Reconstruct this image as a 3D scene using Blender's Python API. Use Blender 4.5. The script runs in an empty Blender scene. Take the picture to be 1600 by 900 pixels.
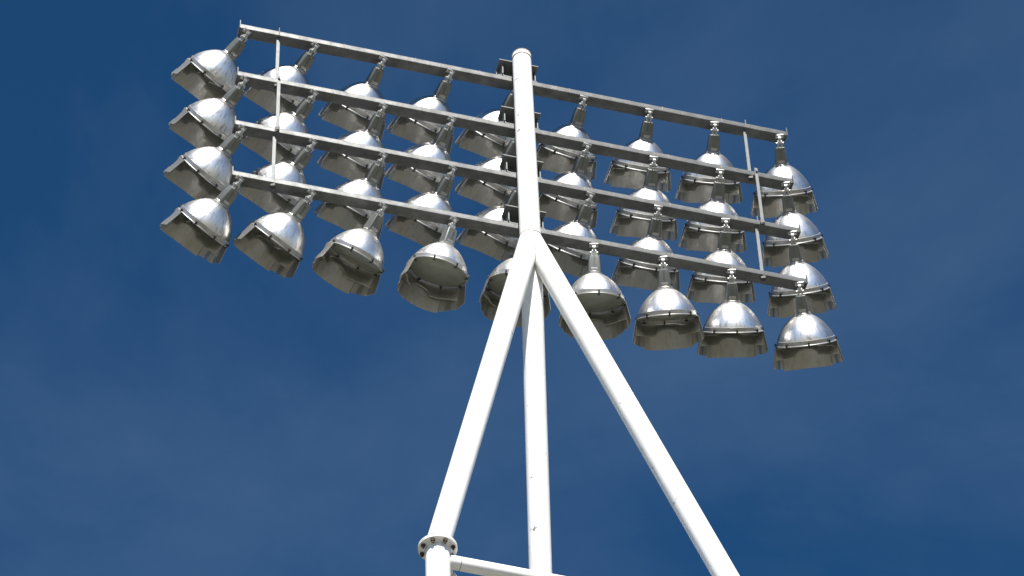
import bpy, bmesh, math, random
from mathutils import Vector, Matrix
R = math.radians
random.seed(7)
S = bpy.context.scene
COL = S.collection

# ------------------------------------------------------------------ camera
EYE = 1.6
PITCH, ROLL, FPX = R(47.9755), R(-2.37597), 5302.32
F_ = Vector((0, math.cos(PITCH), math.sin(PITCH)))
R0, U0 = Vector((1, 0, 0)), Vector((0, -math.sin(PITCH), math.cos(PITCH)))
CR = math.cos(ROLL)*R0 + math.sin(ROLL)*U0
CU = -math.sin(ROLL)*R0 + math.cos(ROLL)*U0
cam = bpy.data.objects.new('camera', bpy.data.cameras.new('camera'))
COL.objects.link(cam)
m = Matrix((CR, CU, -F_)).transposed().to_4x4()
m.translation = (0, 0, EYE)
cam.matrix_world = m
cam.data.sensor_width = 36
cam.data.lens = 36*FPX/1600
cam.data.clip_end = 30000
S.camera = cam

# ------------------------------------------------------------------ light
SUN_EL, SUN_LEFT = R(44), R(-4)          # sun high behind the camera
SUN = Vector((-math.sin(SUN_LEFT)*math.cos(SUN_EL), -math.cos(SUN_LEFT)*math.cos(SUN_EL), math.sin(SUN_EL)))
sl = bpy.data.lights.new('sun', 'SUN')
sl.energy = 5.0; sl.angle = R(.5); sl.color = (1, .955, .89)
so = bpy.data.objects.new('sun', sl); COL.objects.link(so)
so.rotation_euler = SUN.to_track_quat('Z', 'Y').to_euler()
so.location = (0, 0, 60)

w = bpy.data.worlds.new('World'); S.world = w; w.use_nodes = True
nt = w.node_tree; nt.nodes.clear()
def N(t, k, **p):
    n = t.nodes.new(k)
    for a, v in p.items():
        if a in ('inp',):
            for i, x in v.items(): n.inputs[i].default_value = x
        else: setattr(n, a, v)
    return n
sky = N(nt, 'ShaderNodeTexSky', sky_type='NISHITA', sun_disc=False)
sky.sun_elevation = SUN_EL
sky.sun_rotation = math.atan2(SUN.x, SUN.y)
sky.altitude = 2000; sky.air_density = .75; sky.dust_density = .4; sky.ozone_density = 9
tc = N(nt, 'ShaderNodeTexCoord')
mp = N(nt, 'ShaderNodeMapping'); mp.inputs['Rotation'].default_value = (0, R(28), R(20)); mp.inputs['Scale'].default_value = (1, 1.5, 1.5); mp.inputs['Location'].default_value = (7.1477, -8.6377, -1.3114)
nz = N(nt, 'ShaderNodeTexNoise', inp={'Scale': 4.0, 'Detail': 8, 'Roughness': .58, 'Distortion': .25})
rp = N(nt, 'ShaderNodeValToRGB'); rp.color_ramp.elements[0].position = .40; rp.color_ramp.elements[1].position = .80
rp.color_ramp.elements[0].color = (0, 0, 0, 1); rp.color_ramp.elements[1].color = (.16, .16, .16, 1)
tint = N(nt, 'ShaderNodeMix', data_type='RGBA', blend_type='MULTIPLY'); tint.inputs[0].default_value = 1; tint.inputs[7].default_value = (.46, 1, 1.07, 1)   # the camera's deep rendering of blue
mx = N(nt, 'ShaderNodeMix', data_type='RGBA'); mx.inputs[7].default_value = (3.1, 4.4, 6.1, 1)
bg = N(nt, 'ShaderNodeBackground', inp={'Strength': .061})
wo = N(nt, 'ShaderNodeOutputWorld')
L = nt.links.new
sep = N(nt, 'ShaderNodeSeparateXYZ'); hz = N(nt, 'ShaderNodeMapRange', interpolation_type='SMOOTHSTEP', inp={1: .0, 2: .62, 3: .0, 4: 1.0})   # paler towards the horizon
L(tc.outputs['Generated'], sep.inputs[0]); L(sep.outputs[2], hz.inputs[0]); L(hz.outputs[0], tint.inputs[0])
L(tc.outputs['Generated'], mp.inputs[0]); L(mp.outputs[0], nz.inputs['Vector']); L(nz.outputs[0], rp.inputs[0])
L(rp.outputs[0], mx.inputs[0]); L(sky.outputs[0], tint.inputs[6]); L(tint.outputs[2], mx.inputs[6]); L(mx.outputs[2], bg.inputs[0]); L(bg.outputs[0], wo.inputs[0])

S.view_settings.view_transform = 'Standard'; S.view_settings.look = 'None'
S.view_settings.exposure = 0.85; S.view_settings.gamma = 1
S.view_settings.use_curve_mapping = False
S.cycles.max_bounces = 8

# ------------------------------------------------------------------ materials
def mat(name, base, rough=.5, metal=0, var=0, vscale=6, rvar=0, bump=0, bscale=20, coord='Object', stretch=(1, 1, 1), dark=None, spec=None):
    M = bpy.data.materials.new(name); M.use_nodes = True
    t = M.node_tree; P = t.nodes['Principled BSDF']; l = t.links.new
    P.inputs['Roughness'].default_value = rough; P.inputs['Metallic'].default_value = metal
    if spec is not None: P.inputs['Specular IOR Level'].default_value = spec
    c = N(t, 'ShaderNodeTexCoord'); mm = N(t, 'ShaderNodeMapping'); mm.inputs['Scale'].default_value = stretch
    oi = N(t, 'ShaderNodeObjectInfo'); ad = N(t, 'ShaderNodeVectorMath', operation='ADD'); sc = N(t, 'ShaderNodeMath', operation='MULTIPLY'); sc.inputs[1].default_value = 57
    l(oi.outputs['Random'], sc.inputs[0]); l(c.outputs[coord], mm.inputs[0]); l(mm.outputs[0], ad.inputs[0]); l(sc.outputs[0], ad.inputs[1])
    n1 = N(t, 'ShaderNodeTexNoise', inp={'Scale': vscale, 'Detail': 6, 'Roughness': .62}); l(ad.outputs[0], n1.inputs['Vector'])
    r = N(t, 'ShaderNodeValToRGB'); e = r.color_ramp.elements
    e[0].position, e[1].position = .3, .72
    d = dark or tuple(b*(1-var) for b in base)
    e[0].color = (*d, 1); e[1].color = (*base, 1)
    l(n1.outputs[0], r.inputs[0]); l(r.outputs[0], P.inputs['Base Color'])
    if rvar:
        mr = N(t, 'ShaderNodeMapRange'); mr.inputs[3].default_value = rough+rvar; mr.inputs[4].default_value = rough-rvar
        l(n1.outputs[0], mr.inputs[0]); l(mr.outputs[0], P.inputs['Roughness'])
    if bump:
        n2 = N(t, 'ShaderNodeTexNoise', inp={'Scale': bscale, 'Detail': 4}); l(ad.outputs[0], n2.inputs['Vector'])
        b = N(t, 'ShaderNodeBump', inp={'Strength': bump, 'Distance': .01}); l(n2.outputs[0], b.inputs['Height']); l(b.outputs[0], P.inputs['Normal'])
    return M

def reflector_mat(name, c1, c2, rough, streak=.5, metal=1.0):
    """spun aluminium: streaks run from the neck down to the rim, blotches of oxide over them"""
    M = bpy.data.materials.new(name); M.use_nodes = True
    t = M.node_tree; P = t.nodes['Principled BSDF']; l = t.links.new
    P.inputs['Metallic'].default_value = metal
    P.inputs['Specular Tint'].default_value = (.50, .46, .40, 1)      # oxide film: dull at grazing angles
    c = N(t, 'ShaderNodeTexCoord'); sx = N(t, 'ShaderNodeSeparateXYZ'); l(c.outputs['Object'], sx.inputs[0])
    flat = N(t, 'ShaderNodeCombineXYZ'); l(sx.outputs[0], flat.inputs[0]); l(sx.outputs[1], flat.inputs[1])
    nm = N(t, 'ShaderNodeVectorMath', operation='NORMALIZE'); l(flat.outputs[0], nm.inputs[0])
    oi = N(t, 'ShaderNodeObjectInfo'); sc = N(t, 'ShaderNodeMath', operation='MULTIPLY_ADD'); sc.inputs[1].default_value = 40
    zs = N(t, 'ShaderNodeMath', operation='MULTIPLY'); zs.inputs[1].default_value = 1.2; l(sx.outputs[2], zs.inputs[0])
    l(oi.outputs['Random'], sc.inputs[0]); l(zs.outputs[0], sc.inputs[2])
    zv = N(t, 'ShaderNodeCombineXYZ'); l(sc.outputs[0], zv.inputs[2])
    ad = N(t, 'ShaderNodeVectorMath', operation='ADD'); l(nm.outputs[0], ad.inputs[0]); l(zv.outputs[0], ad.inputs[1])
    n1 = N(t, 'ShaderNodeTexNoise', inp={'Scale': 9, 'Detail': 7, 'Roughness': .7}); l(ad.outputs[0], n1.inputs['Vector'])
    n2 = N(t, 'ShaderNodeTexNoise', inp={'Scale': 7, 'Detail': 5, 'Roughness': .6}); l(c.outputs['Object'], n2.inputs['Vector'])
    r = N(t, 'ShaderNodeValToRGB'); e = r.color_ramp.elements; e[0].position, e[1].position = .36, .5
    e[0].color = (*c2, 1); e[1].color = (*c1, 1); l(n1.outputs[0], r.inputs[0])
    mixn = N(t, 'ShaderNodeMix', data_type='RGBA'); mixn.inputs[0].default_value = streak; mixn.inputs[6].default_value = (*c1, 1)
    l(r.outputs[0], mixn.inputs[7]); tv = N(t, 'ShaderNodeMapRange'); tv.inputs[3].default_value = .82; tv.inputs[4].default_value = 1.0; l(oi.outputs['Random'], tv.inputs[0])
    tm = N(t, 'ShaderNodeVectorMath', operation='SCALE'); l(mixn.outputs[2], tm.inputs[0]); l(tv.outputs[0], tm.inputs['Scale']); l(tm.outputs[0], P.inputs['Base Color'])
    mr = N(t, 'ShaderNodeMapRange'); mr.inputs[1].default_value = .3; mr.inputs[2].default_value = .7
    mr.inputs[3].default_value = rough+.1; mr.inputs[4].default_value = rough-.05
    av = N(t, 'ShaderNodeMath', operation='MULTIPLY_ADD'); av.inputs[1].default_value = .5
    hv = N(t, 'ShaderNodeMath', operation='MULTIPLY'); hv.inputs[1].default_value = .5
    l(n1.outputs[0], av.inputs[0]); l(n2.outputs[0], hv.inputs[0]); l(hv.outputs[0], av.inputs[2])
    l(av.outputs[0], mr.inputs[0]); l(mr.outputs[0], P.inputs['Roughness'])
    b = N(t, 'ShaderNodeBump', inp={'Strength': .35, 'Distance': .012}); l(n2.outputs[0], b.inputs['Height']); l(b.outputs[0], P.inputs['Normal'])
    return M

def paint_mat():
    """white gloss paint with a few scuffs and chips"""
    M = bpy.data.materials.new('white_paint'); M.use_nodes = True
    t = M.node_tree; P = t.nodes['Principled BSDF']; l = t.links.new
    P.inputs['Roughness'].default_value = .42
    c = N(t, 'ShaderNodeTexCoord')
    n1 = N(t, 'ShaderNodeTexNoise', inp={'Scale': 9, 'Detail': 8, 'Roughness': .72}); l(c.outputs['Object'], n1.inputs['Vector'])
    r = N(t, 'ShaderNodeValToRGB'); e = r.color_ramp.elements; e[0].position, e[1].position = .63, .665
    e[0].color = (.82, .82, .80, 1); e[1].color = (.20, .19, .175, 1); l(n1.outputs[0], r.inputs[0])
    mm = N(t, 'ShaderNodeMapping'); mm.inputs['Scale'].default_value = (1, 1, .12); l(c.outputs['Object'], mm.inputs[0])
    n2 = N(t, 'ShaderNodeTexNoise', inp={'Scale': 14, 'Detail': 5, 'Roughness': .6}); l(mm.outputs[0], n2.inputs['Vector'])
    r2 = N(t, 'ShaderNodeValToRGB'); e = r2.color_ramp.elements; e[0].position, e[1].position = .5, .8
    e[0].color = (1, 1, 1, 1); e[1].color = (.84, .82, .79, 1); l(n2.outputs[0], r2.inputs[0])
    mu = N(t, 'ShaderNodeMix', data_type='RGBA', blend_type='MULTIPLY'); mu.inputs[0].default_value = 1
    l(r.outputs[0], mu.inputs[6]); l(r2.outputs[0], mu.inputs[7]); l(mu.outputs[2], P.inputs['Base Color'])
    return M

M_paint = paint_mat()
M_galv = mat('galvanised_steel', (.165, .17, .168), .55, .35, .5, 10, .1, .15, 60, stretch=(1, 1, 1))
M_bright = mat('zinc_fitting', (.60, .60, .58), .42, .6, .4, 30, .1)
M_rod = mat('tie_bar_zinc', (.20, .21, .207), .5, .3, .3, 20, .1)
M_dark = mat('dark_clip', (.05, .047, .042), .6, .2, .3, 30)
M_rust = mat('rusty_bolt', (.10, .062, .045), .75, .2, .5, 40)
M_weld = mat('weld_seam', (.34, .29, .23), .7, .1, .5, 30)
M_house = mat('cast_housing', (.215, .225, .21), .45, .5, .3, 12, .1, .1, 60)
M_dome = reflector_mat('spun_aluminium', (.88, .88, .87), (.34, .32, .29), .37, .78)
M_band = mat('rim_aluminium', (.52, .51, .49), .45, .75, .35, 18, .1)
M_hood = reflector_mat('hood_aluminium', (.43, .425, .405), (.28, .275, .255), .38, .55, .75)
M_inner = mat('inner_mirror', (.62, .65, .61), .4, .8, .15, 5)
M_bulb = mat('bulb_glass', (.35, .36, .33), .25, 0, .2, 10)

def glass_mat():
    M = bpy.data.materials.new('lens_glass'); M.use_nodes = True
    t = M.node_tree; t.nodes.clear(); l = t.links.new
    o = N(t, 'ShaderNodeOutputMaterial'); tr = N(t, 'ShaderNodeBsdfTransparent'); tr.inputs[0].default_value = (.74, .80, .75, 1)
    gl = N(t, 'ShaderNodeBsdfGlossy', inp={'Roughness': .12}); df = N(t, 'ShaderNodeBsdfDiffuse'); df.inputs[0].default_value = (.50, .54, .50, 1)
    c = N(t, 'ShaderNodeTexCoord'); nz_ = N(t, 'ShaderNodeTexNoise', inp={'Scale': 8, 'Detail': 4}); l(c.outputs['Object'], nz_.inputs['Vector'])
    mr = N(t, 'ShaderNodeMapRange'); mr.inputs[3].default_value = .35; mr.inputs[4].default_value = .6; l(nz_.outputs[0], mr.inputs[0])
    m1 = N(t, 'ShaderNodeMixShader'); l(mr.outputs[0], m1.inputs[0]); l(tr.outputs[0], m1.inputs[1]); l(df.outputs[0], m1.inputs[2])
    fr = N(t, 'ShaderNodeFresnel', inp={'IOR': 1.45}); m2 = N(t, 'ShaderNodeMixShader')
    l(fr.outputs[0], m2.inputs[0]); l(m1.outputs[0], m2.inputs[1]); l(gl.outputs[0], m2.inputs[2]); l(m2.outputs[0], o.inputs[0])
    return M
M_glass = glass_mat()

def ground_mat():
    M = bpy.data.materials.new('dry_grass_ground'); M.use_nodes = True
    t = M.node_tree; P = t.nodes['Principled BSDF']; l = t.links.new; P.inputs['Roughness'].default_value = .95
    c = N(t, 'ShaderNodeTexCoord')
    a = N(t, 'ShaderNodeTexNoise', inp={'Scale': .25, 'Detail': 8, 'Roughness': .65}); l(c.outputs['Object'], a.inputs['Vector'])
    r = N(t, 'ShaderNodeValToRGB'); e = r.color_ramp.elements; e[0].position, e[1].position = .35, .7
    e[0].color = (.115, .112, .08, 1); e[1].color = (.195, .182, .14, 1); l(a.outputs[0], r.inputs[0]); l(r.outputs[0], P.inputs['Base Color'])
    b = N(t, 'ShaderNodeTexNoise', inp={'Scale': 18, 'Detail': 5}); l(c.outputs['Object'], b.inputs['Vector'])
    bp = N(t, 'ShaderNodeBump', inp={'Strength': .6, 'Distance': .05}); l(b.outputs[0], bp.inputs['Height']); l(bp.outputs[0], P.inputs['Normal'])
    return M

# ------------------------------------------------------------------ mesh helpers
def link(name, bm, material, parent=None, smooth=True):
    me = bpy.data.meshes.new(name); bmesh.ops.recalc_face_normals(bm, faces=bm.faces)
    bm.to_mesh(me); bm.free()
    if smooth:
        for p in me.polygons: p.use_smooth = True
        try: me.set_sharp_from_angle(angle=R(38))
        except Exception: pass
    me.materials.append(material)
    o = bpy.data.objects.new(name, me); COL.objects.link(o)
    if parent: o.parent = parent
    return o

def box(bm, c, s, mt=Matrix(), bev=0):
    """box of size s centred at c, in frame mt"""
    r = bmesh.ops.create_cube(bm, size=1, matrix=mt @ Matrix.Translation(c) @ Matrix.Diagonal((*s, 1)))
    if bev:
        es = {e for v in r['verts'] for e in v.link_edges}
        bmesh.ops.bevel(bm, geom=list(es), offset=bev, segments=2, affect='EDGES', profile=.6)

def tube(bm, a, b, ra, rb=None, n=32, caps=True):
    a, b = Vector(a), Vector(b); rb = ra if rb is None else rb
    d = b-a
    bmesh.ops.create_cone(bm, cap_ends=caps, cap_tris=False, segments=n, radius1=ra, radius2=rb, depth=d.length,
                          matrix=Matrix.Translation((a+b)/2) @ d.to_track_quat('Z', 'Y').to_matrix().to_4x4())

def lathe(bm, prof, n=64, closed=False):
    rings = [[bm.verts.new((r*math.cos(2*math.pi*k/n), r*math.sin(2*math.pi*k/n), z)) for k in range(n)] if r > 1e-6 else [bm.verts.new((0, 0, z))] for r, z in prof]
    prs = list(zip(rings, rings[1:])) + ([(rings[-1], rings[0])] if closed else [])
    for A, B in prs:
        for k in range(n):
            k2 = (k+1) % n
            f = [A[k % len(A)], A[k2 % len(A)], B[k2 % len(B)], B[k % len(B)]]
            f = list(dict.fromkeys(f))
            if len(f) > 2: bm.faces.new(f)

def sweep(bm, pts, rad, n=10):
    """round bar along a polyline"""
    pts = [Vector(p) for p in pts]; rings = []
    for i, p in enumerate(pts):
        d = (pts[min(i+1, len(pts)-1)]-pts[max(i-1, 0)]).normalized()
        u = d.orthogonal().normalized() if i == 0 else (u - u.dot(d)*d).normalized()
        v = d.cross(u)
        rings.append([bm.verts.new(p+rad*(math.cos(2*math.pi*k/n)*u+math.sin(2*math.pi*k/n)*v)) for k in range(n)])
    for A, B in zip(rings, rings[1:]):
        for k in range(n): bm.faces.new((A[k], A[(k+1) % n], B[(k+1) % n], B[k]))
    bm.faces.new(rings[0]); bm.faces.new(rings[-1])

def strap(bm, pts, wdir, wid, th):
    """flat bar bent along a polyline; wdir = direction of its width"""
    pts = [Vector(p) for p in pts]; wdir = Vector(wdir).normalized(); rows = []
    for i, p in enumerate(pts):
        d = (pts[min(i+1, len(pts)-1)]-pts[max(i-1, 0)]).normalized(); nn = d.cross(wdir).normalized()
        rows.append([bm.verts.new(p+sx*wdir*wid/2+sy*nn*th/2) for sx, sy in ((1, 1), (-1, 1), (-1, -1), (1, -1))])
    for A, B in zip(rows, rows[1:]):
        for k in range(4): bm.faces.new((A[k], A[(k+1) % 4], B[(k+1) % 4], B[k]))
    bm.faces.new(rows[0]); bm.faces.new(rows[-1])

# ------------------------------------------------------------------ ground
bm = bmesh.new(); bmesh.ops.create_grid(bm, x_segments=8, y_segments=8, size=4000)
g = link('ground', bm, ground_mat(), smooth=False); g['kind'] = 'structure'

# ------------------------------------------------------------------ tower
AZ = R(17.0693)
B_ = Vector((math.cos(AZ), math.sin(AZ), 0)); N_ = Vector((-math.sin(AZ), math.cos(AZ), 0)); Z_ = Vector((0, 0, 1))
CEN = Vector((.1195, 20.0055, 23.9674+EYE))          # middle of the lamp array
ROWH, PITCHX = .7047, .65
def rowz(i): return CEN.z+(1.5-i)*ROWH                # underside of crossbeam i
def P3(i, s, back=0, dz=0): return Vector((CEN.x, CEN.y, rowz(i)+dz))+B_*s+N_*back
FRM = Matrix((B_, N_, Z_)).transposed().to_4x4()

FL_Z = 18.0+EYE
MAST = CEN.xy.to_3d()-N_*.21
FOOT = [Vector((-.652, 18.872, 0)), Vector((1.69, 19.66, 0)), Vector((.122, 20.9, 0))]
JOINT = MAST+Z_*(22.62+EYE)

tower = bpy.data.objects.new('floodlight_tower', None); COL.objects.link(tower)
tower.location = (MAST.x, MAST.y, 0); tower['label'] = 'tall white steel tripod tower with a mast and four grey galvanised crossbeams'
tower['category'] = 'floodlight tower'
TB = -tower.location
def tpart(name, bm, material, parent=None, smooth=True):
    bmesh.ops.translate(bm, verts=bm.verts, vec=TB)
    return link(name, bm, material, parent or tower, smooth)

TOPZ = 25.18+EYE
bm = bmesh.new(); tube(bm, JOINT-Z_*.12, MAST+Z_*TOPZ, .0955, .089, 48)
mast = tpart('mast', bm, M_paint)
bm = bmesh.new(); tube(bm, MAST+Z_*(TOPZ+.004), MAST+Z_*(TOPZ+.052), .0925, .091, 48)
cap = tpart('mast_cap', bm, M_paint, mast)
bm = bmesh.new()
for zz in (TOPZ-.004, TOPZ+.050):
    tube(bm, MAST+Z_*zz, MAST+Z_*(zz+.008), .094, .094, 48)
tube(bm, MAST+Z_*(TOPZ)-Vector((.0, .0925, 0)), MAST+Z_*(TOPZ+.052)-Vector((.0, .0925, 0)), .004, .004, 8)
tpart('weld_seam', bm, M_weld, cap)

for k, f in enumerate(FOOT):
    bm = bmesh.new(); tube(bm, f+Z_*(FL_Z+.03), JOINT+Z_*(.0 if k < 2 else -.05), .0965, .0965, 48)
    leg = tpart('leg', bm, M_paint)
    # flange pair, bolts, column below
    bm = bmesh.new(); tube(bm, f+Z_*FL_Z, f+Z_*(FL_Z+.016), .152, .152, 64)
    tube(bm, f+Z_*(FL_Z-.016), f+Z_*(FL_Z-.002), .152, .152, 64)
    tube(bm, f+Z_*(FL_Z-.004), f+Z_*(FL_Z+.003), .1485, .1485, 64)
    bmesh.ops.bevel(bm, geom=[e for e in bm.edges if len(e.link_faces) == 2 and e.calc_face_angle() > 1], offset=.003, segments=2, affect='EDGES')
    fl = tpart('flange', bm, M_paint)
    for q in range(8):
        a = R(22.5+45*q+8); c = f+Vector((math.cos(a), math.sin(a), 0))*.125
        bm = bmesh.new(); lathe(bm, [(0, -.052), (.009, -.052), (.009, -.036), (.0175, -.036), (.0175, -.0165), (.009, -.0165), (.009, .0165), (.0175, .0165), (.0175, .034), (0, .034)], 6)
        bmesh.ops.translate(bm, verts=bm.verts, vec=c+Z_*FL_Z)
        tpart('flange_bolt', bm, M_rust, fl, smooth=False)
    bm = bmesh.new(); tube(bm, f+Z_*.05, f+Z_*(FL_Z-.0165), .0965, .0965, 48)
    col = tpart('column', bm, M_paint)
    bm = bmesh.new(); lathe(bm, [(.098, -.012), (.104, -.004), (.1135, 0)], 48); bmesh.ops.translate(bm, verts=bm.verts, vec=f+Z_*(FL_Z-.0165))
    tpart('weld_seam', bm, M_paint, col)
    bm = bmesh.new(); tube(bm, f+Z_*.0, f+Z_*.05, .24, .24, 40); tpart('base_plate', bm, M_paint, col)
# weld beads where legs and mast run into each other (plane ellipses of equal tubes)
dirs = [Z_]+[(f+Z_*FL_Z-JOINT).normalized() for f in FOOT[:2]]
for p, q in ((0, 1), (0, 2), (1, 2)):
    ax = dirs[p]; e1 = ax.orthogonal().normalized(); e2 = ax.cross(e1); nn = dirs[p]-dirs[q]
    pts = []
    for k in range(49):
        v = .0968*(math.cos(2*math.pi*k/48)*e1+math.sin(2*math.pi*k/48)*e2)
        pts.append(JOINT+v-ax*(v.dot(nn)/ax.dot(nn))+Vector((random.uniform(-1, 1), random.uniform(-1, 1), random.uniform(-1, 1)))*.0012)
    bm = bmesh.new(); sweep(bm, pts, .0040, 6); tpart('weld_seam', bm, M_weld, mast)
for lev in (17.88+EYE, 13.5+EYE, 9+EYE, 4.5+EYE):
    for i, j in ((0, 1), (1, 2), (2, 0)):
        a, b = FOOT[i]+Z_*lev, FOOT[j]+Z_*lev; d = (b-a).normalized()
        bm = bmesh.new(); tube(bm, a+d*.09, b-d*.09, .056, .056, 40)
        st = tpart('strut', bm, M_paint)
        bm = bmesh.new()
        for e, s in ((a, 1), (b, -1)):
            tube(bm, e+s*d*.172, e+s*d*.1765, .0575, .0575, 40)
        tpart('weld_seam', bm, M_weld, st)

# crossbeams
HALF = 2.665; BH, BD = .06, .115
for i in range(4):
    bm = bmesh.new(); mt = Matrix.Translation(P3(i, 0, 0, BH/2)) @ FRM
    box(bm, (0, 0, 0), (2*HALF, BD, BH), mt, .006)
    beam = tpart('crossbeam', bm, M_galv)
    for s in (-1, 1):
        bm = bmesh.new(); box(bm, (s*(HALF+.005), 0, .004), (.008, BD+.02, BH+.02), mt, 0)
        box(bm, (s*(HALF+.005), -BD/2-.002, .05), (.008, .012, .05), mt, 0)
        tpart('end_plate', bm, M_galv, beam, smooth=False)
    # weld seams round the beam
    for s in (-1.72, -.98, -.35, .32, .55, 1.4, 2.0):
        s2 = s+random.uniform(-.06, .06)
        bm = bmesh.new(); box(bm, (s2, -BD/2+.004, .004), (.005, .013, BH-.004), mt, 0); tpart('joint_seam', bm, M_weld, beam, smooth=False)
    # channel bracket that carries the beam behind the mast
    bm = bmesh.new(); t0 = BH/2
    HB = .165
    box(bm, (0, -.045, t0+HB-.006), (.38, .15, .012), mt, .002)
    box(bm, (0, -.012, t0+.007), (.38, .088, .012), mt, .002)
    box(bm, (0, .024, t0+HB/2), (.376, .012, HB-.024), mt, 0)
    box(bm, (-.150, -.030, t0+HB/2+.0005), (.010, .096, HB-.027), mt, 0)
    box(bm, (.172, -.020, t0+HB/2+.0005), (.010, .076, HB-.027), mt, 0)
    br = tpart('mast_bracket', bm, M_rod, None, smooth=False)
    for s in (-.135, .135):
        bm = bmesh.new(); c0 = P3(i, s, -.03, BH+.014)
        tube(bm, c0, c0+Z_*.016, .017, .017, 6); tube(bm, c0+Z_*.014, c0+Z_*.034, .009, .009, 10)
        tpart('bolt', bm, M_bright, br, smooth=False)

# tie bars between the beams (alternately between and in front of them)
for s, lean in ((-2.30, 0), (2.255, 0)):
    for i in range(3):
        front = i == 1
        bk = -(BD/2+.013) if front else -.02
        so_ = s + (.045 if front else 0)*(1 if s > 0 else .25)
        top = P3(i, so_, bk, BH+.035 if front else 0.001)
        bot = P3(i+1, so_, bk, .0 if front else BH+.002)
        bm = bmesh.new()
        d = top-bot; mt = Matrix.Translation((top+bot)/2) @ FRM
        box(bm, (0, 0, 0), (.030, .006, d.length), mt, 0)
        box(bm, (.014, .013, 0), (.006, .022, d.length-.01), mt, 0)
        tb = tpart('tie_bar', bm, M_rod, None, smooth=False)
        bm = bmesh.new()
        if front:
            box(bm, bot+Vector((0, 0, .03)), (.042, .02, .045), Matrix(), .004)
            bm2 = bmesh.new(); c0 = top-Z_*.055-N_*.004; tube(bm2, c0, c0-N_*.016, .012, .012, 6); tpart('bolt', bm2, M_galv, tb, smooth=False)
        else:
            bm2 = bmesh.new(); c1 = P3(i, so_, -BD/2-.008, BH/2); box(bm2, c1+Z_*.012, (.008, .012, BH+.05), Matrix(), 0)
            tpart('clip', bm2, M_dark, tb, smooth=False)
            c1 = P3(i+1, so_, -.03, -.018); box(bm, c1, (.045, .04, .034), Matrix(), .004)
        tpart('clamp', bm, M_dark, tb, smooth=False)

# ------------------------------------------------------------------ one floodlight, in its own frame
# lamp frame: rim of the reflector at z=0, light leaves along -Z, hood on the +Y side; root (knuckle) at z=KZ
KZ = .525-.042
LR = .262
root = bpy.data.objects.new('floodlight', None); COL.objects.link(root)
def lpart(name, bm, material, parent=None, smooth=True, dz=0):
    bmesh.ops.translate(bm, verts=bm.verts, vec=(0, 0, dz-KZ))
    o = link(name, bm, material, parent or root, smooth)
    return o
# spun reflector dome (closed shell)
DH = -.030      # everything above the dome sits this much lower than the drawn heights
outer = [(r, .047+(z-.047)*(.288+DH-.047)/(.288-.047)) for r, z in [(.066, .288), (.085, .283), (.112, .266), (.140, .242), (.170, .210), (.198, .173), (.222, .134), (.241, .098), (.253, .068), (LR-.003, .047)]]
inner = [(r-.006, z-.003) for r, z in reversed(outer)]
bm = bmesh.new(); lathe(bm, outer+inner, 72, closed=True)
lpart('reflector', bm, M_dome)
bm = bmesh.new(); lathe(bm, [(LR-.002, .046), (LR+.004, .044), (LR+.004, .004), (LR+.009, 0), (LR-.004, 0), (LR-.009, .044)], 72, closed=True)
lpart('rim_band', bm, M_band)
bm = bmesh.new(); ring = [(LR+.0115+.0055*math.cos(a), .0005+.0055*math.sin(a)) for a in [2*math.pi*k/10 for k in range(10)]]
lathe(bm, ring, 72, closed=True); ringo = lpart('retaining_ring', bm, M_bright)
for k in range(8):
    a = R(94+45*k); mt = Matrix.Rotation(a, 4, 'Z')
    bm = bmesh.new(); box(bm, (LR+.013, 0, .004), (.014, .016, .036), mt, .002); box(bm, (LR+.002, 0, -.015), (.032, .014, .007), mt, 0)
    box(bm, (LR+.020, 0, .016), (.010, .008, .024), mt, .002)
    lpart('clip', bm, M_dark, ringo)
bm = bmesh.new(); lathe(bm, [(0, -.012), (.06, -.0115), (.12, -.009), (.18, -.005), (.23, .0), (LR-.006, .004)], 64)
lpart('lens', bm, M_glass)
bm = bmesh.new(); lathe(bm, [(0, .075), (.028, .082), (.045, .105), (.05, .135), (.044, .165), (.028, .195), (.026, .25), (0, .25)], 32)
lpart('bulb', bm, M_bulb)
# collar and cast housing of the neck
bm = bmesh.new(); lathe(bm, [(.05, .284), (.078, .284), (.080, .290), (.070, .296), (.072, .305), (.066, .312), (.04, .312)], 48, closed=True)
lpart('collar', bm, M_band, dz=DH)
bm = bmesh.new()
secs = [(.056, .306), (.0555, .330), (.054, .36), (.049, .43), (.043, .466), (.038, .470)]
rings = []
for hw, z in secs:
    c = hw*.14; p = [(hw, -hw+c), (hw, hw-c), (hw-c, hw), (-hw+c, hw), (-hw, hw-c), (-hw, -hw+c), (-hw+c, -hw), (hw-c, -hw)]
    rings.append([bm.verts.new((x, y, z)) for x, y in p])
for A, B in zip(rings, rings[1:]):
    for k in range(8): bm.faces.new((A[k], A[(k+1) % 8], B[(k+1) % 8], B[k]))
bm.faces.new(rings[0]); bm.faces.new(rings[-1])
for sx in (-1, 1):      # cast ribs on both faces
    box(bm, (0, sx*.0535, .395), (.006, .010, .13), Matrix(), 0)
hs = lpart('housing', bm, M_house, dz=DH)
for sx in (-1, 1):
    bm = bmesh.new(); box(bm, (0, sx*  .0565, .332), (.062, .008, .028), Matrix(), .002)
    lpart('cover_plate', bm, M_band, hs, dz=DH)
# fork that clasps the knuckle
bm = bmesh.new()
for sx in (-1, 1):
    box(bm, (sx*.021, 0, .497), (.009, .034, .06), Matrix(), .002)
box(bm, (0, 0, .486), (.052, .05, .01), Matrix(), .002)
for sx in (-.012, .012): tube(bm, (sx, -.033, .482), (sx, -.033, .505), .0055, .0055, 8)
tube(bm, (-.036, 0, .517), (.036, 0, .517), .012, .012, 12)
lpart('fork', bm, M_bright, dz=DH-.012)
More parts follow.
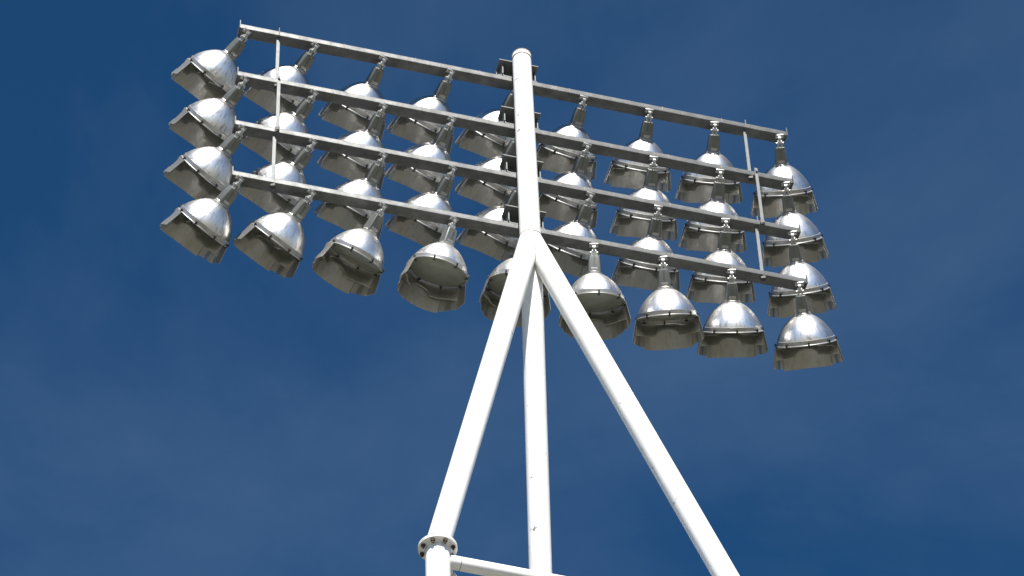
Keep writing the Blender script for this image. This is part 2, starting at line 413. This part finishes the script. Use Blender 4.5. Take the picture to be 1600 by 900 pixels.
# hood: pressed sheet on the sky side, an arch pressed out in the middle, pleated sides
def lerp(a, b, t): return a+(b-a)*t
def sm(t): t = max(0, min(1, t)); return t*t*(3-2*t)
def hood_bm():
    bm = bmesh.new(); PH = 100
    cuts = [-PH, -80, -79.4, -48, -47.4, 47.4, 48, 79.4, 80, PH]
    phs = []
    for a, b in zip(cuts, cuts[1:]):
        n = max(1, int(round((b-a)/2.5)))
        phs += [lerp(a, b, k/n) for k in range(n)]
    phs.append(PH)
    def edge(p):
        a = abs(p)
        return .076+.058*(1-math.sqrt(max(0, 1-(a/25)**2))) if a < 25 else .134
    def bottom(p):
        a = abs(p)
        return .258-.00018*max(0, a-25) if a < 47.7 else (.234-.0006*(a-48) if a < 79.7 else .202-.0018*(a-80))
    def lowr(p):          # flat facets; the outer ones lap outside the middle one
        a = abs(p)
        if a < 47.7: c, half, rb = 0, 47.7, .303
        elif a < 79.7: c, half, rb = 63.5, 16, .309
        else: c, half, rb = 90, 10, .321
        flat = rb*math.cos(R(half))/math.cos(R(min(half, abs(a-c))))
        zig = .012*(1-abs(((a-36)/11.5) % 2-1)) if 36 < a < 82 else 0      # pleats
        return lerp(rb, flat, .30 if c == 0 else .8)-zig
    cols = []
    for p in phs:
        e, b, lr = edge(p), bottom(p), lowr(p); c = []
        k = 1-sm((abs(p)-62)/22)                  # the pressed step runs out towards both ends
        for t in (0, .12, .3, .5, .68, .82, .92, 1):
            z = lerp(.004, e, t)
            st = lerp(.280, lr, z/b)                                   # plain flare of the ends
            pr = .280+.006*math.sin(math.pi*min(1, t*1.8))-.044*sm((t-.10)/.9)   # band: bellies out, then pinches in
            c.append((lerp(st, pr, k), -z))
        c.append((lerp(lerp(.280, lr, (e+.001)/b), .2425, k), -(e+.003*k+.001)))       # rolled lip, then the groove behind it
        c.append((lerp(lerp(.280, lr, (e+.002)/b), .252, k), -(e+.002-.016*k)))
        c.append((lerp(lerp(.280, lr, (e+.004)/b), lr-.008, k), -(e+.004-.020*k)))
        for t in (.03, .25, .5, .75, 1):
            z = lerp(e+.006-.016*k, b, t)
            c.append((lerp(lerp(.280, lr, z/b), lr-.006*(1-t)+.003*t, k), -z))
        c = c+[(r+.004, z) for q, (r, z) in enumerate(c)][::-1]     # back again 4 mm outside: a closed sheet
        cols.append([bm.verts.new((r*math.sin(R(p)), r*math.cos(R(p)), z)) for r, z in c])
    for A, B in zip(cols, cols[1:]):
        for q in range(len(A)): bm.faces.new((A[q], B[q], B[(q+1) % len(B)], A[(q+1) % len(A)]))
    for A in (cols[0], cols[-1]):
        h = len(A)//2
        for q in range(h-1): bm.faces.new((A[q], A[q+1], A[-2-q], A[-1-q]))
    return bm
lpart('hood', hood_bm(), M_hood)
# hanger: plate under the beam and a bent strap down to the knuckle (stays plumb, turns with the lamp)
bm = bmesh.new()
HG = .066; FWD = .026
box(bm, (0, -FWD, HG-.005), (.080, .046, .010), Matrix(), .002)
arc = [(0, -FWD, HG-.008), (0, -FWD-.006, .055)]+[(0, -.008-.034*math.sin(a), .026+.026*math.cos(a)) for a in [R(40+20*k) for k in range(7)]]+[(0, 0, .0)]
strap(bm, arc, (1, 0, 0), .026, .010)
tube(bm, (-.018, 0, .0), (.018, 0, .0), .023, .023, 16)
for sx in (-.028, .028): tube(bm, (sx, -FWD, HG-.020), (sx, -FWD, HG-.006), .009, .009, 6)
hanger = link('hanger', bm, M_bright, root)

# ------------------------------------------------------------------ the 36 floodlights
# swing: degrees the lamp hangs to the left of plumb as seen from the camera spot; face: how far its lens is turned to the camera spot
SWING = [[39, 37, 28, 27, 26, 17, 9, 5, -5],
         [39, 37, 28, 28, 27, 20, 8, 6, -7],
         [39, 37, 29, 28, 27, 20, 9, 3, -8],
         [38, 38, 29, 17, 8, -1, -4, -1, -6]]
FACE = [[-.06, -.10, -.16, -.17, -.17, -.18, -.16, -.14, -.12],
        [-.06, -.10, -.16, -.17, -.17, -.18, -.16, -.14, -.11],
        [-.05, -.08, -.12, -.15, -.16, -.16, -.14, -.10, -.09],
        [-.02, .02, .22, .44, .44, .34, .12, -.05, -.06]]
ROWN = ['top crossbeam', 'second crossbeam down', 'third crossbeam down', 'lowest crossbeam']
POSN = ['leftmost', 'second from left', 'third from left', 'fourth from left', 'half hidden by the white mast',
        'first right of the mast', 'third from right', 'second from right', 'rightmost']
def looks(i, j):
    if j < 2: a = 'tilted far to the left'
    elif j < 5 and not (i == 3 and j > 2): a = 'tilted to the left'
    elif i == 3 and 3 <= j <= 5: a = 'showing its grey lens'
    elif j == 8: a = 'leaning slightly right'
    else: a = 'hanging nearly upright'
    return a

def aim_of(i, j):
    rj = random.Random(i*31+j*7); th = R(SWING[i][j]+rj.uniform(-.9, .9)); c = FACE[i][j]+rj.uniform(-.012, .012); k = math.sqrt(1-c*c)
    return (-math.sin(th)*k*CR - math.cos(th)*k*CU - c*F_).normalized()

parts = []
def collect(o):
    for ch in o.children: parts.append((ch, o)); collect(ch)
bpy.context.view_layer.update()
collect(root)
for i in range(4):
    for j in range(9):
        s = (j-4)*PITCHX
        if i == 0 and j == 0:
            rt = root; mp_ = {root: root}; new = {p: p for p, _ in parts}
        else:
            rt = root.copy(); COL.objects.link(rt); new = {root: rt}
            for p, par in parts:
                c = p.copy(); COL.objects.link(c); c.parent = new[par]; new[p] = c
        a = aim_of(i, j)
        zax = -a
        yax = (Z_-a*Z_.dot(a)).normalized()
        xax = yax.cross(zax).normalized()
        rot = Matrix((xax, yax, zax)).transposed()
        rt.location = P3(i, s, -.032, -HG-.001)+Vector((a.x, a.y, 0)).normalized()*FWD
        rt.rotation_euler = rot.to_euler()
        h = new[hanger]
        ya = math.atan2(a.y, a.x)-math.pi/2
        h.rotation_euler = (rot.inverted() @ Matrix.Rotation(ya, 3, 'Z')).to_euler()
        where = POSN[j]+' on the '+ROWN[i]
        rt['label'] = 'silver dome floodlight '+(looks(i, j) if j != 4 else '').strip()+(', ' if j != 4 else '')+where
        rt['category'] = 'floodlight'
        rt['group'] = 'floodlights hanging from the crossbeams'
